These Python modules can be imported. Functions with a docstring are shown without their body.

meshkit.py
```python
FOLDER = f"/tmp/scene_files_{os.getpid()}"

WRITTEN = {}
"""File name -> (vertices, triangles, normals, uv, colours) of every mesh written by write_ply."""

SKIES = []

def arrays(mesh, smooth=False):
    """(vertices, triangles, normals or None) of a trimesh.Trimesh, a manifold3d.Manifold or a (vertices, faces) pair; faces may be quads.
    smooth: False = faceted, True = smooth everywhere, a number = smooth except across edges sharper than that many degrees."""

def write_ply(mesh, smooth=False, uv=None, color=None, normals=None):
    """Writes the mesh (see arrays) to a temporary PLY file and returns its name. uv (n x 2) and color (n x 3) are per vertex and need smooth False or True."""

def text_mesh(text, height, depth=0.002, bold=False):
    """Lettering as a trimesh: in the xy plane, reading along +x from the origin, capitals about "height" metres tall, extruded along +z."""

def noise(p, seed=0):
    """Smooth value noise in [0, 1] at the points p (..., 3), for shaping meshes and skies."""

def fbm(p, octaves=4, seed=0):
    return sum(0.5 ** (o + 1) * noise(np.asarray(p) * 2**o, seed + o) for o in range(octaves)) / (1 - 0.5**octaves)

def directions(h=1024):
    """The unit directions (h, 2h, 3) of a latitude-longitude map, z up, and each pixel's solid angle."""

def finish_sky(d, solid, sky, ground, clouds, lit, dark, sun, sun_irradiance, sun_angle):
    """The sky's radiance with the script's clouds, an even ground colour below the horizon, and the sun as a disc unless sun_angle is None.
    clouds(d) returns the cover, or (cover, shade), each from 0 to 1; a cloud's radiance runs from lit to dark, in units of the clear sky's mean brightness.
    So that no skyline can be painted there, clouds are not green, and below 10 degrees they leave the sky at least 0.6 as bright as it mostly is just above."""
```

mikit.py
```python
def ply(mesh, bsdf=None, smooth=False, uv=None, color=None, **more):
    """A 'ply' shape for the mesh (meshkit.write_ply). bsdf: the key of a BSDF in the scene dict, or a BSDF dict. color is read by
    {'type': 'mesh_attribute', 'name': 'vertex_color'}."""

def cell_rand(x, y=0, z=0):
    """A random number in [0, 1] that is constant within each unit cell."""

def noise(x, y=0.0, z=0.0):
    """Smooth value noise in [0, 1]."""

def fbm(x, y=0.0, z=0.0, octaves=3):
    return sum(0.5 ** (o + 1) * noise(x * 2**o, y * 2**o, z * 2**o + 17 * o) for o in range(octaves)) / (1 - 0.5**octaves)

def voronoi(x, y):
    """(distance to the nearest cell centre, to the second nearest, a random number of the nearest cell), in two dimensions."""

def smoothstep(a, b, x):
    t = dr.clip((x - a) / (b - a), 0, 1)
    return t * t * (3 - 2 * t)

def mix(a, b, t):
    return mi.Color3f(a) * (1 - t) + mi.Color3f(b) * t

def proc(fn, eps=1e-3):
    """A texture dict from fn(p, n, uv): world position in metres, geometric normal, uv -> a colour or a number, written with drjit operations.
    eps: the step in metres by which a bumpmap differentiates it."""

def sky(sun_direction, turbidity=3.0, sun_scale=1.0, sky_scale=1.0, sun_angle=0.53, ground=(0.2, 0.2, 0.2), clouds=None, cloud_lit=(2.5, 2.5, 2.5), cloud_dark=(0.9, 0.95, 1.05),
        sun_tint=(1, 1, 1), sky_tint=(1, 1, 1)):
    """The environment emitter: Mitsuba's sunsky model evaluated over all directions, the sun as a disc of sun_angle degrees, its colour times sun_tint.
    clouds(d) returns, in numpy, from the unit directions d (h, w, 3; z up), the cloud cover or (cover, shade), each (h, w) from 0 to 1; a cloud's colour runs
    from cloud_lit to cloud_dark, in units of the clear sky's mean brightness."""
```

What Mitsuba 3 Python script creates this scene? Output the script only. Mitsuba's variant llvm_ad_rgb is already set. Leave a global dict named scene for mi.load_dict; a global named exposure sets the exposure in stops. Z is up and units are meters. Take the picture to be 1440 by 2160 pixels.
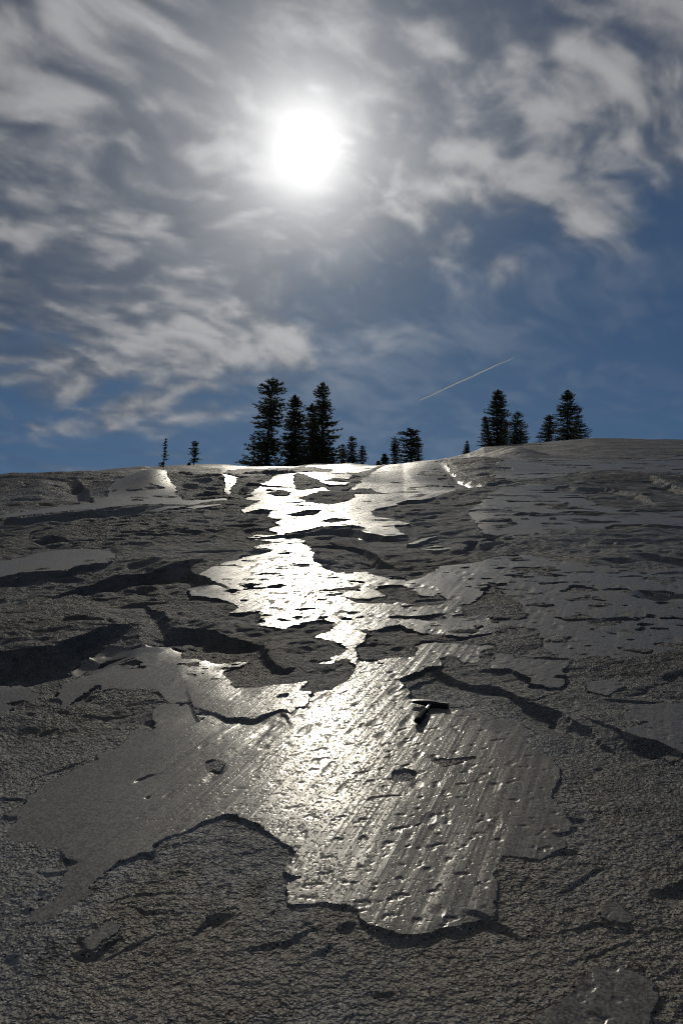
import math, random
import numpy as np, trimesh, drjit as dr, mitsuba as mi, mikit
from mikit import proc, noise, fbm, smoothstep, mix
T = mi.ScalarTransform4f
scene, labels = {}, {}

# ------------------------------------------------------------------ camera, sky, sun, exposure
EYE = 1.64                              # metres above the rock under the camera
PITCH = math.radians(12.0)
scene['camera'] = {'type': 'perspective', 'fov': 45.0, 'fov_axis': 'x', 'near_clip': 0.05, 'far_clip': 1.0e5,
                   'to_world': T().look_at(origin=[0, 0, EYE], target=[0, math.cos(PITCH), EYE + math.sin(PITCH)], up=[0, 0, 1])}
exposure = -0.2
SUN_AZ, SUN_EL = math.radians(-2.78), math.radians(35.7)
SUN = np.array([math.sin(SUN_AZ) * math.cos(SUN_EL), math.cos(SUN_AZ) * math.cos(SUN_EL), math.sin(SUN_EL)])


def n3(p, seed=0):
    import meshkit
    return meshkit.noise(p, seed)


def f3(p, o=4, seed=0):
    import meshkit
    return meshkit.fbm(p, o, seed)


def sstep(a, b, x):
    t = np.clip((x - a) / (b - a), 0, 1)
    return t * t * (3 - 2 * t)


def clouds(d):
    """A thin veil of high cirrus, thick above and to the left, breaking up low on the right; brighter towards the sun, which it scatters forward."""
    az = np.degrees(np.arctan2(d[..., 0], d[..., 1]))
    el = np.degrees(np.arcsin(np.clip(d[..., 2], -1, 1)))
    s = 1.0 / np.maximum(d[..., 2] + 0.16, 0.06)
    q = np.stack([d[..., 0] * s, d[..., 1] * s, np.zeros_like(s)], -1)      # on the cloud layer, one unit high
    w = np.stack([f3(q * 3.0 + 5, 4, 3), f3(q * 3.0 + 31, 4, 4), np.full_like(s, 0.5)], -1) - 0.5
    a = f3(q * [3.2, 3.6, 1] + w * 0.4, 4, 11)                   # masses
    qq = q + w * 0.16
    b = f3(qq * [9.0, 10.5, 1] + 9, 6, 23)                       # billows
    t = (qq[..., 0] * 0.80 + qq[..., 1] * 0.6, -qq[..., 0] * 0.6 + qq[..., 1] * 0.80)
    c = f3(np.stack([t[0] * 16, t[1] * 27, np.zeros_like(s)], -1) + w * 1.5, 6, 61)      # combed wisps
    edge = np.interp(az, [-60, -24, -14, -5, -1, 6, 13, 24, 60], [17.5, 18.2, 18.8, 23.0, 27.0, 28.8, 30.0, 32.5, 31.0])
    bank = sstep(-3.0, 3.4, el - edge + (a - 0.5) * 10 + (b - 0.5) * 11)
    mass = 0.5 + 0.5 * np.tanh(-0.30 + (a - 0.5) * 2.4 + (b - 0.5) * 3.2 + (c - 0.5) * 2.8)
    thick = np.interp(az + 1.1 * (el - 30), [-40, -12, 6, 20, 40], [0.50, 0.46, 0.36, 0.14, 0.2])      # the veil thins out to the right
    cover = bank * (thick + (1 - thick) * mass)
    low = sstep(0.50, 0.66, f3(np.stack([az * 0.045, el * 0.75, np.zeros_like(s)], -1) + 70.3, 4, 51)) * sstep(12.5, 14, el) * sstep(1, -12, az) * (1 - bank) * 0.42
    cover = np.clip(np.maximum(cover, low), 0, 1) * sstep(8, 14, el) * 0.94
    g = np.degrees(np.arccos(np.clip(d @ SUN, -1, 1)))
    gg = g * np.clip(1 + (1.5 * (b - 0.5) + 1.2 * (c - 0.5)) * np.exp(-g / 16), 0.6, 1.6)
    lum = 0.95 + 3.5 * mass + 1.2 * (c - 0.5) + 1.6 * low + 13.5 * np.exp(-gg / 4.7) + 4.6 * np.exp(-g / 13.0) * (0.30 + 1.1 * mass) + 12 * np.exp(-(gg / 1.9) ** 1.4)
    halo = np.clip(0.55 * np.exp(-g / 12.0) * (0.5 + mass) + 1.0 * np.exp(-(gg / 5.5) ** 1.2), 0, 1)
    cover = 1 - (1 - cover) * (1 - halo)
    return cover, 1 - np.clip((lum - 0.8) / 39.2, 0, 1)


scene['sky_light'] = mikit.sky(SUN.tolist(), turbidity=2.2, sun_scale=1.0, sky_scale=1.0, sun_angle=0.6, ground=(0.12, 0.11, 0.1), clouds=clouds,
                               cloud_lit=(40.0, 40.0, 40.0), cloud_dark=(0.74, 0.77, 0.86), sky_tint=(0.60, 0.84, 1.13), sun_tint=(0.87, 1.0, 1.19))

# ------------------------------------------------------------------ materials
def grain(p):
    """Speckle of a granodiorite: pale feldspar, grey quartz, black hornblende."""
    return fbm(p.x * 150, p.y * 150, p.z * 150, 2)


def rough_colour(p, n, uv):
    g = grain(p)
    m = fbm(p.x * 1.7 + 4, p.y * 1.1, p.z * 1.3, 4)
    f = fbm(p.x * 14, p.y * 14 + 8, p.z * 14, 3)
    c = mix((0.104, 0.098, 0.089), (0.310, 0.294, 0.265), smoothstep(0.25, 0.75, 0.55 * g + 0.45 * f))
    c = mix(c, mi.Color3f(0.175, 0.132, 0.078) * (0.45 + 1.1 * g), smoothstep(0.48, 0.68, m) * 0.55)          # iron stain
    c = mix(c, mi.Color3f(0.60, 0.57, 0.51), smoothstep(0.972, 0.978, mikit.cell_rand(p.x * 210, p.y * 210, p.z * 210)))       # single feldspar crystals
    c = mix(c, mi.Color3f(0.030, 0.028, 0.026), smoothstep(0.955, 0.962, mikit.cell_rand(p.x * 170 + 9, p.y * 150, p.z * 170)))      # hornblende
    old = smoothstep(0.47, 0.64, fbm(p.x * 0.45 + 40, p.y * 0.30, p.z * 0.5 + 7, 3) + 0.16 * (f - 0.5))         # long weathered, grown over with dark lichen
    c = c * (1 - 0.50 * old)
    lich = smoothstep(0.66, 0.70, fbm(p.x * 7 + 3, p.y * 7, p.z * 7, 3)) * smoothstep(0.45, 0.6, fbm(p.x * 0.9, p.y * 0.9 + 5, 1.0, 2))
    return mix(c, mi.Color3f(0.055, 0.055, 0.042), lich * 0.7)


def polish_colour(p, n, uv):
    g = grain(p)
    m = fbm(p.x * 1.3 + 14, p.y * 1.3, p.z, 3)
    c = mix((0.113, 0.102, 0.086), (0.250, 0.228, 0.194), smoothstep(0.3, 0.7, g))
    return mix(c, mi.Color3f(0.215, 0.168, 0.105), smoothstep(0.5, 0.75, m) * 0.5)


SX, SY = math.cos(math.radians(21)), math.sin(math.radians(21))      # the ice moved along azimuth 21 degrees


def rough_bump(p, n, uv):
    return (fbm(p.x * 20, p.y * 26, p.z * 26, 2) - 0.5) * 2.6 * smoothstep(4.5, 7.0, p.y) * (1 - 0.8 * smoothstep(14.0, 30.0, p.y)) + (fbm(p.x * 9, p.y * 12, p.z * 12, 2) - 0.5) * 5.0 * smoothstep(5.0, 9.0, p.y) * (1 - 0.7 * smoothstep(18.0, 35.0, p.y)) + ((fbm(p.x * 38, p.y * 44, p.z * 38, 2) - 0.5) * 1.6 + (fbm(p.x * 120, p.y * 130, p.z * 120, 3) - 0.5) * 1.25) * (1 - 0.75 * smoothstep(14.0, 30.0, p.y))


def polish_bump(p, n, uv):
    u, v = p.x * SX - p.y * SY, p.x * SY + p.y * SX
    s = (noise(u * 95, v * 2.2) - 0.5) * 0.55 + (noise(u * 260 + 9, v * 5) - 0.5) * 0.16
    pit = smoothstep(0.60, 0.78, fbm(p.x * 85, p.y * 85, p.z * 40, 2))
    und = (fbm(p.x * 22, p.y * 22, p.z * 9, 2) - 0.5) * 0.8
    worn = 0.25 + 0.75 * smoothstep(-0.9, 0.1, p.x + 0.6 * fbm(p.x * 2, p.y * 2, 3.0, 2))      # smoothest on the left
    return s * worn - pit * 0.6 * worn + und * (0.4 + 0.3 * worn)


def polish_gloss(p, n, uv):
    """The polish is gone from single grains and from small pits, more so on the right."""
    right = smoothstep(-1.2, 0.2, p.x + 0.8 * fbm(p.x * 1.5, p.y * 1.5, 5.0, 2))
    hole = smoothstep(0.56, 0.64, fbm(p.x * 120, p.y * 90, p.z * 60, 2) + 0.10 * (fbm(p.x * 3, p.y * 3, 9.0, 2) - 0.5) - 0.05 * (1 - right))
    coarse = smoothstep(0.60, 0.68, fbm(p.x * 22, p.y * 12, p.z * 9, 3)) * smoothstep(4.5, 7.0, p.y)
    u, v = p.x * SX - p.y * SY, p.x * SY + p.y * SX
    streak = (noise(u * 60, v * 1.1) - 0.5) * 0.14 + (noise(u * 150 + 7, v * 2.0) - 0.5) * 0.08
    return 0.30 + 0.05 * fbm(p.x * 4, p.y * 4, p.z * 3, 2) + streak * (0.3 + 0.7 * right) + 0.30 * dr.maximum(hole, coarse)


scene['rough_rock'] = {'type': 'bumpmap', 'scale': 0.009, 'arbitrary': proc(rough_bump, 1.5e-3),
                       'bsdf': {'type': 'principled', 'base_color': proc(rough_colour), 'roughness': 0.62, 'specular': 0.35}}
scene['polished_rock'] = {'type': 'bumpmap', 'scale': 0.0010, 'arbitrary': proc(polish_bump, 1.2e-3),
                          'bsdf': {'type': 'principled', 'base_color': proc(polish_colour), 'roughness': proc(polish_gloss), 'specular': 0.23}}

# ------------------------------------------------------------------ the rock dome: outlines in metres on the ground, x to the right, y ahead
HUMPS=[((-4.831),(20.308),0.75,1.4,0.38),((-3.305),(21.061),0.85,1.1,0.3),((-1.315),(4.153),0.9,1.3,-0.075),((8.088),(36.632),1.2,2.5,0.5),((-1.129),(23.801),1.6,2.2,0.25),((3.567),(28.571),2.6,3.5,0.35),((-8.595),(23.411),4,5,0.3)]
KA=[-0.5863,-0.4765,-0.4038,-0.3734,-0.3264,-0.2834,-0.2448,-0.2195,-0.1882,-0.1477,-0.1185,-0.0949,-0.0594,-0.0357,0.0119,0.0476,0.0772,0.1068,0.1363,0.1569,0.1775,0.2007,0.2406,0.28,0.3076,0.3346,0.3714,0.4073,0.4849,0.5902]
KK=[(0.0007587),(0.0008387),(0.0008462),(0.0008545),(0.0008444),(0.0007625),(0.0007026),(0.0006863),(0.0006584),(0.0006552),(0.0006977),(0.0006886),(0.0006924),(0.0006321),(0.0006088),(0.0006682),(0.0006782),(0.0005787),(0.0004761),(0.0003938),(0.000278),(0.0002524),(0.0002191),(0.0001632),(0.0001378),(0.0001408),(0.0001479),(0.000149),(0.0001648),(0.0001981)]
PLATES={'A':[((0.096),(5.299)),((0.083),(5.214)),((0.061),(5.113)),((0.028),(5.034)),((-0.019),(4.942)),((-0.058),(4.885)),((-0.109),(4.861)),((-0.163),(4.838)),((-0.188),(4.656)),((-0.225),(4.614)),((-0.277),(4.546)),((-0.324),(4.587)),((-0.417),(4.539)),((-0.496),(4.478)),((-0.61),(4.504)),((-0.683),(4.614)),((-0.778),(4.615)),((-0.837),(4.778)),((-0.897),(4.778)),((-1.016),(4.796)),((-1.044),(4.698)),((-1.001),(4.519)),((-0.994),(4.439)),((-1.096),(4.44)),((-1.088),(4.319)),((-1.108),(4.235)),((-1.186),(4.19)),((-1.2),(4.095)),((-1.226),(4.036)),((-1.263),(3.964)),((-1.308),(3.925)),((-1.331),(3.842)),((-1.358),(3.776)),((-1.339),(3.665)),((-1.368),(3.605)),((-1.389),(3.548)),((-1.319),(3.524)),((-1.303),(3.485)),((-1.306),(3.42)),((-1.274),(3.327)),((-1.23),(3.316)),((-1.152),(3.312)),((-1.123),(3.268)),((-1.041),(3.244)),((-1.015),(3.204)),((-0.953),(3.162)),((-0.941),(3.147)),((-0.974),(3.105)),((-0.961),(3.027)),((-0.946),(2.977)),((-0.95),(2.913)),((-0.995),(2.861)),((-0.98),(2.802)),((-0.934),(2.793)),((-0.926),(2.818)),((-0.888),(2.859)),((-0.858),(2.912)),((-0.832),(2.949)),((-0.847),(3.006)),((-0.83),(3.088)),((-0.786),(3.142)),((-0.737),(3.201)),((-0.687),(3.217)),((-0.702),(3.256)),((-0.665),(3.313)),((-0.592),(3.355)),((-0.541),(3.42)),((-0.464),(3.466)),((-0.415),(3.451)),((-0.331),(3.377)),((-0.289),(3.324)),((-0.229),(3.249)),((-0.168),(3.175)),((-0.176),(3.138)),((-0.201),(3.058)),((-0.187),(3.018)),((-0.14),(3.003)),((-0.181),(2.982)),((-0.176),(2.869)),((-0.165),(2.857)),((-0.092),(2.861)),((-0.049),(2.868)),((-0.017),(2.856)),((0.03),(2.848)),((0.057),(2.827)),((0.061),(2.786)),((0.076),(2.749)),((0.115),(2.738)),((0.144),(2.712)),((0.184),(2.707)),((0.233),(2.698)),((0.273),(2.711)),((0.313),(2.737)),((0.362),(2.743)),((0.406),(2.765)),((0.44),(2.781)),((0.482),(2.784)),((0.499),(2.82)),((0.511),(2.907)),((0.526),(2.962)),((0.515),(3.009)),((0.556),(3.076)),((0.574),(3.109)),((0.611),(3.115)),((0.655),(3.103)),((0.693),(3.093)),((0.739),(3.117)),((0.78),(3.138)),((0.814),(3.172)),((0.816),(3.204)),((0.805),(3.226)),((0.784),(3.259)),((0.857),(3.279)),((0.896),(3.32)),((0.884),(3.355)),((0.877),(3.42)),((0.867),(3.469)),((0.872),(3.552)),((0.897),(3.622)),((0.936),(3.699)),((0.972),(3.807)),((0.979),(3.899)),((0.944),(3.991)),((0.9),(4.038)),((0.878),(4.087)),((0.939),(4.229)),((0.959),(4.319)),((0.935),(4.395)),((0.904),(4.434)),((0.84),(4.481)),((0.762),(4.485)),((0.698),(4.489)),((0.657),(4.532)),((0.574),(4.592)),((0.483),(4.653)),((0.431),(4.737)),((0.38),(4.763)),((0.409),(4.847)),((0.375),(4.963)),((0.35),(5.048)),((0.402),(5.128)),((0.48),(5.178)),((0.549),(5.278)),((0.641),(5.292)),((0.641),(5.441)),((0.717),(5.499)),((0.764),(5.454)),((0.78),(5.342)),((0.875),(5.344)),((0.914),(5.483)),((0.921),(5.557)),((1.029),(5.624)),((1.054),(5.701)),((0.905),(5.726)),((0.785),(5.771)),((0.639),(5.792)),((0.569),(5.809)),((0.491),(5.756)),((0.498),(5.62)),((0.477),(5.493)),((0.344),(5.474)),((0.284),(5.453)),((0.195),(5.38)),((0.114),(5.428)),((0.097),(5.377))],'C':[((-0.164),(4.861)),((-0.2),(4.879)),((-0.233),(4.88)),((-0.207),(5.028)),((-0.247),(5.03)),((-0.293),(5.006)),((-0.377),(4.998)),((-0.519),(4.981)),((-0.607),(5.007)),((-0.664),(5.076)),((-0.718),(5.229)),((-0.725),(5.335)),((-0.66),(5.416)),((-0.609),(5.561)),((-0.666),(5.54)),((-0.802),(5.505)),((-0.932),(5.516)),((-1.073),(5.559)),((-1.082),(5.747)),((-1.181),(5.784)),((-1.321),(5.918)),((-1.462),(6.02)),((-1.576),(6.062)),((-1.684),(6.171)),((-1.735),(6.108)),((-1.778),(5.934)),((-1.821),(5.841)),((-1.848),(5.705)),((-1.79),(5.582)),((-1.698),(5.525)),((-1.618),(5.429)),((-1.589),(5.32)),((-1.607),(5.245)),((-1.641),(5.146)),((-1.689),(5.077)),((-1.669),(4.957)),((-1.603),(4.819)),((-1.543),(4.688)),((-1.538),(4.717)),((-1.529),(4.816)),((-1.512),(4.903)),((-1.466),(4.95)),((-1.408),(4.99)),((-1.353),(5.022)),((-1.273),(4.986)),((-1.186),(5.009)),((-1.104),(5.0)),((-1.053),(4.924)),((-1.019),(4.811)),((-0.975),(4.795)),((-0.903),(4.81)),((-0.839),(4.786)),((-0.78),(4.622)),((-0.75),(4.658)),((-0.684),(4.622)),((-0.612),(4.518)),((-0.522),(4.525)),((-0.496),(4.485)),((-0.463),(4.498)),((-0.418),(4.552)),((-0.364),(4.58)),((-0.325),(4.609)),((-0.291),(4.595)),((-0.277),(4.546)),((-0.225),(4.621)),((-0.199),(4.606)),((-0.181),(4.73))],'B':[((-1.45),(7.731)),((-1.427),(8.118)),((-1.438),(8.391)),((-1.348),(8.767)),((-1.286),(9.003)),((-1.179),(9.102)),((-1.127),(9.361)),((-0.904),(9.589)),((-0.802),(9.836)),((-0.943),(9.984)),((-1.075),(10.026)),((-0.973),(10.294)),((-0.778),(10.334)),((-0.507),(10.355)),((-0.4),(10.102)),((-0.318),(9.588)),((-0.333),(9.228)),((-0.235),(8.806)),((-0.168),(8.502)),((-0.034),(8.318)),((0.257),(8.378)),((0.304),(8.206)),((0.415),(8.068)),((0.635),(8.07)),((0.622),(7.862)),((0.775),(8.028)),((0.929),(8.353)),((1.066),(8.71)),((1.235),(8.796)),((1.334),(8.806)),((1.486),(8.858)),((1.697),(9.15)),((1.959),(9.325)),((2.139),(9.192)),((2.373),(8.88)),((2.641),(8.587)),((2.963),(8.38)),((3.158),(8.259)),((3.5),(8.386)),((3.891),(8.39)),((2.677),(5.874)),((2.383),(5.814)),((2.2),(5.537)),((1.972),(5.433)),((1.776),(5.402)),((1.578),(5.414)),((1.517),(5.376)),((1.398),(5.408)),((1.38),(5.501)),((1.356),(5.641)),((1.39),(5.775)),((1.418),(5.966)),((1.436),(6.105)),((1.374),(6.106)),((1.263),(6.174)),((1.198),(6.136)),((1.15),(6.085)),((1.059),(5.974)),((0.964),(5.973)),((0.905),(5.904)),((0.835),(5.935)),((0.721),(5.993)),((0.658),(6.011)),((0.577),(6.055)),((0.489),(6.167)),((0.449),(6.291)),((0.337),(6.207)),((0.223),(6.098)),((0.109),(6.146)),((0.192),(6.02)),((0.167),(5.883)),((0.09),(5.672)),((0.115),(5.479)),((0.105),(5.319)),((0.067),(5.347)),((0.0),(5.448)),((-0.061),(5.348)),((-0.166),(5.329)),((-0.078),(5.469)),((0.0),(5.573)),((0.048),(5.638)),((0.0),(5.751)),((-0.06),(5.845)),((-0.209),(5.931)),((-0.104),(6.081)),((-0.064),(6.186)),((-0.072),(6.337)),((-0.147),(6.41)),((-0.289),(6.329)),((-0.422),(6.157)),((-0.644),(6.266)),((-0.626),(6.436)),((-0.668),(6.664)),((-0.834),(6.617)),((-0.91),(6.615)),((-0.87),(6.743)),((-0.864),(6.842)),((-1.053),(7.097)),((-1.199),(7.189)),((-1.331),(7.228))],'F':[((1.0),(5.507)),((1.137),(5.505)),((1.117),(5.413)),((1.39),(5.379)),((1.469),(5.357)),((1.429),(5.252)),((1.362),(5.16)),((1.351),(5.063)),((1.3),(4.912)),((1.262),(4.856)),((1.202),(4.865)),((1.184),(4.914)),((1.107),(4.939)),((1.121),(5.032)),((1.082),(5.138)),((1.015),(5.202)),((0.916),(5.224))],'G':[((1.423),(4.934)),((1.41),(4.814)),((1.447),(4.744)),((1.498),(4.728)),((1.575),(4.812)),((1.647),(4.884)),((1.637),(4.965)),((1.536),(4.999))],'I':[((1.521),(4.535)),((1.667),(4.598)),((1.865),(4.62)),((2.102),(4.628)),((1.802),(4.015)),((1.573),(3.947)),((1.532),(3.912)),((1.5),(3.887)),((1.49),(3.927)),((1.489),(3.988)),((1.553),(4.03)),((1.521),(4.083)),((1.484),(4.127)),((1.43),(4.155)),((1.394),(4.19)),((1.383),(4.224)),((1.438),(4.352))],'J':[((0.441),(2.2)),((0.49),(2.346)),((0.505),(2.378)),((0.56),(2.413)),((0.607),(2.445)),((0.65),(2.482)),((0.653),(2.504)),((0.681),(2.517)),((0.701),(2.57)),((0.729),(2.562)),((0.793),(2.562)),((0.817),(2.544)),((0.85),(2.516)),((0.869),(2.482)),((0.86),(2.44)),((0.812),(2.378)),((0.788),(2.346)),((0.735),(2.199))],'K':[((-0.777),(2.685)),((-0.767),(2.668)),((-0.736),(2.664)),((-0.72),(2.689)),((-0.685),(2.742)),((-0.682),(2.767)),((-0.716),(2.8)),((-0.74),(2.79)),((-0.759),(2.736)),((-0.776),(2.714))],'L':[((0.83),(2.832)),((0.863),(2.862)),((0.887),(2.839)),((0.914),(2.796)),((0.901),(2.761)),((0.851),(2.737)),((0.822),(2.741)),((0.798),(2.776))],'M':[((-2.45),(4.999)),((-2.052),(5.056)),((-1.936),(5.063)),((-1.832),(4.96)),((-1.716),(4.86)),((-1.813),(4.775)),((-1.817),(4.714)),((-1.835),(4.656)),((-1.845),(4.577)),((-2.138),(4.404))],'N':[((-4.38),(8.592)),((-3.841),(9.187)),((-3.691),(9.543)),((-3.484),(9.921)),((-3.222),(10.002)),((-2.954),(9.963)),((-2.626),(9.543)),((-2.567),(9.279)),((-2.614),(8.953)),((-2.808),(8.833)),((-2.904),(8.626)),((-3.157),(8.555)),((-3.331),(8.509)),((-3.437),(8.253)),((-3.925),(7.731))],'O':[((-6.468),(12.685)),((-5.981),(14.137)),((-5.831),(14.904)),((-5.722),(15.949)),((-5.336),(16.371)),((-5.328),(17.106)),((-5.105),(17.576)),((-5.93),(20.835)),((-5.921),(21.925)),((-5.058),(21.302)),((-5.286),(22.871)),((-5.193),(23.799)),((-4.709),(22.199)),((-4.504),(20.567)),((-4.043),(19.417)),((-3.377),(17.079)),((-3.152),(16.691)),((-2.546),(17.525)),((-2.168),(16.853)),((-2.474),(16.317)),((-2.964),(15.714)),((-3.66),(16.042)),((-4.126),(15.84)),((-4.436),(15.557)),((-4.916),(15.104)),((-5.217),(14.567)),((-5.514),(14.109)),((-5.708),(13.504)),((-6.085),(11.951))],'O4':[((-3.973),(23.922)),((-3.717),(25.056)),((-2.881),(24.292)),((-2.704),(21.239)),((-2.662),(19.316)),((-2.564),(18.081)),((-2.799),(18.933)),((-2.966),(20.698)),((-3.435),(21.481))],'O2':[((-3.709),(14.998)),((-3.404),(15.409)),((-2.926),(15.514)),((-3.09),(14.99)),((-3.307),(14.597)),((-3.641),(14.559))],'O3':[((-2.952),(14.541)),((-2.796),(15.606)),((-2.267),(16.017)),((-2.361),(15.584)),((-2.566),(15.026)),((-2.775),(14.596))],'Q':[((-1.079),(10.064)),((-0.981),(10.374)),((-0.861),(10.54)),((-0.997),(10.668)),((-1.253),(10.943)),((-1.19),(11.366)),((-0.982),(11.12)),((-0.879),(11.215)),((-1.098),(11.936)),((-0.928),(12.277)),((-1.088),(12.704)),((-0.951),(13.164)),((-1.159),(13.516)),((-1.722),(14.142)),((-1.851),(14.629)),((-1.727),(15.668)),((-1.697),(16.628)),((-2.062),(16.88)),((-2.177),(18.791)),((-2.115),(20.649)),((-1.996),(23.06)),((-1.828),(25.055)),((-1.385),(23.825)),((-1.308),(21.868)),((-1.045),(19.622)),((-0.418),(20.743)),((-0.297),(19.324)),((-0.661),(18.042)),((-0.912),(17.159)),((-0.696),(16.154)),((-0.31),(15.469)),((-0.183),(15.556)),((0.183),(16.355)),((0.386),(18.136)),((0.888),(18.77)),((0.766),(20.539)),((0.222),(19.751)),((0.613),(23.485)),((1.277),(27.92)),((2.693),(34.044)),((3.496),(32.642)),((3.589),(27.951)),((3.558),(24.557)),((3.673),(20.315)),((3.302),(19.906)),((2.629),(18.439)),((2.184),(17.354)),((1.906),(16.902)),((1.328),(16.548)),((0.953),(15.401)),((0.533),(14.366)),((0.549),(13.527)),((0.858),(12.938)),((1.033),(12.235)),((0.793),(11.972)),((0.883),(11.102)),((0.583),(10.96)),((0.414),(11.224)),((0.196),(11.194)),((0.338),(11.766)),((0.156),(12.121)),((-0.141),(12.02)),((-0.337),(11.974)),((-0.608),(11.546)),((-0.781),(11.312)),((-0.735),(11.026)),((-0.449),(10.676)),((-0.485),(10.391)),((-0.778),(10.334))],'Q2':[((-2.212),(23.321)),((-2.039),(26.429)),((-1.083),(26.072)),((-0.447),(25.083)),((0.0),(25.28)),((0.353),(23.82)),((0.062),(21.055)),((-0.375),(21.126)),((-1.104),(23.269)),((-1.718),(24.146))],'Q3':[((-1.774),(37.262)),((-0.914),(51.172)),((0.616),(51.688)),((2.336),(49.048)),((3.332),(39.996)),((5.156),(46.776)),((6.876),(50.129)),((4.144),(38.666)),((2.803),(36.243)),((1.173),(28.211)),((0.307),(25.849)),((-0.484),(27.142)),((-0.359),(30.195)),((-1.153),(32.31))],'Q4':[((-8.047),(41.229)),((-8.724),(48.849)),((-6.897),(43.724)),((-5.008),(42.084)),((-3.028),(42.407)),((-1.835),(38.552)),((-2.701),(34.942)),((-4.244),(35.683)),((-4.364),(29.379)),((-4.33),(27.211)),((-4.699),(31.618)),((-6.382),(36.993))],'Q5':[((0.958),(9.9)),((1.206),(10.233)),((1.378),(9.811)),((1.192),(9.741))],'Q6':[((0.816),(10.28)),((1.095),(10.77)),((1.354),(10.979)),((1.113),(10.589)),((0.924),(10.216))],'Q7':[((6.281),(43.885)),((8.104),(51.231)),((7.442),(41.548)),((5.931),(34.304)),((5.279),(33.439)),((4.709),(28.26)),((4.027),(28.213)),((3.923),(31.397))],'V':[((5.234),(26.981)),((6.885),(31.906)),((7.9),(32.873)),((9.13),(31.439)),((10.039),(29.549)),((13.086),(33.585)),((15.915),(37.017)),((19.175),(39.152)),((10.476),(21.523)),((9.386),(21.953)),((9.107),(22.513)),((8.828),(23.722)),((8.412),(24.809)),((7.269),(24.447)),((5.991),(21.474)),((5.036),(21.06)),((4.495),(21.765)),((4.117),(21.681))],'W':[((2.069),(13.286)),((2.413),(14.626)),((3.099),(16.913)),((4.21),(20.004)),((5.215),(20.448)),((5.393),(19.361)),((4.974),(16.565)),((4.642),(14.53)),((4.924),(13.936)),((5.2),(13.394)),((5.92),(13.963)),((6.945),(14.374)),((5.688),(11.831)),((4.877),(11.56)),((4.569),(11.806)),((3.889),(11.64)),((3.593),(11.159)),((3.08),(11.194)),((2.687),(10.69)),((2.21),(10.508)),((1.902),(10.842)),((1.973),(12.019))]}
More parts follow.
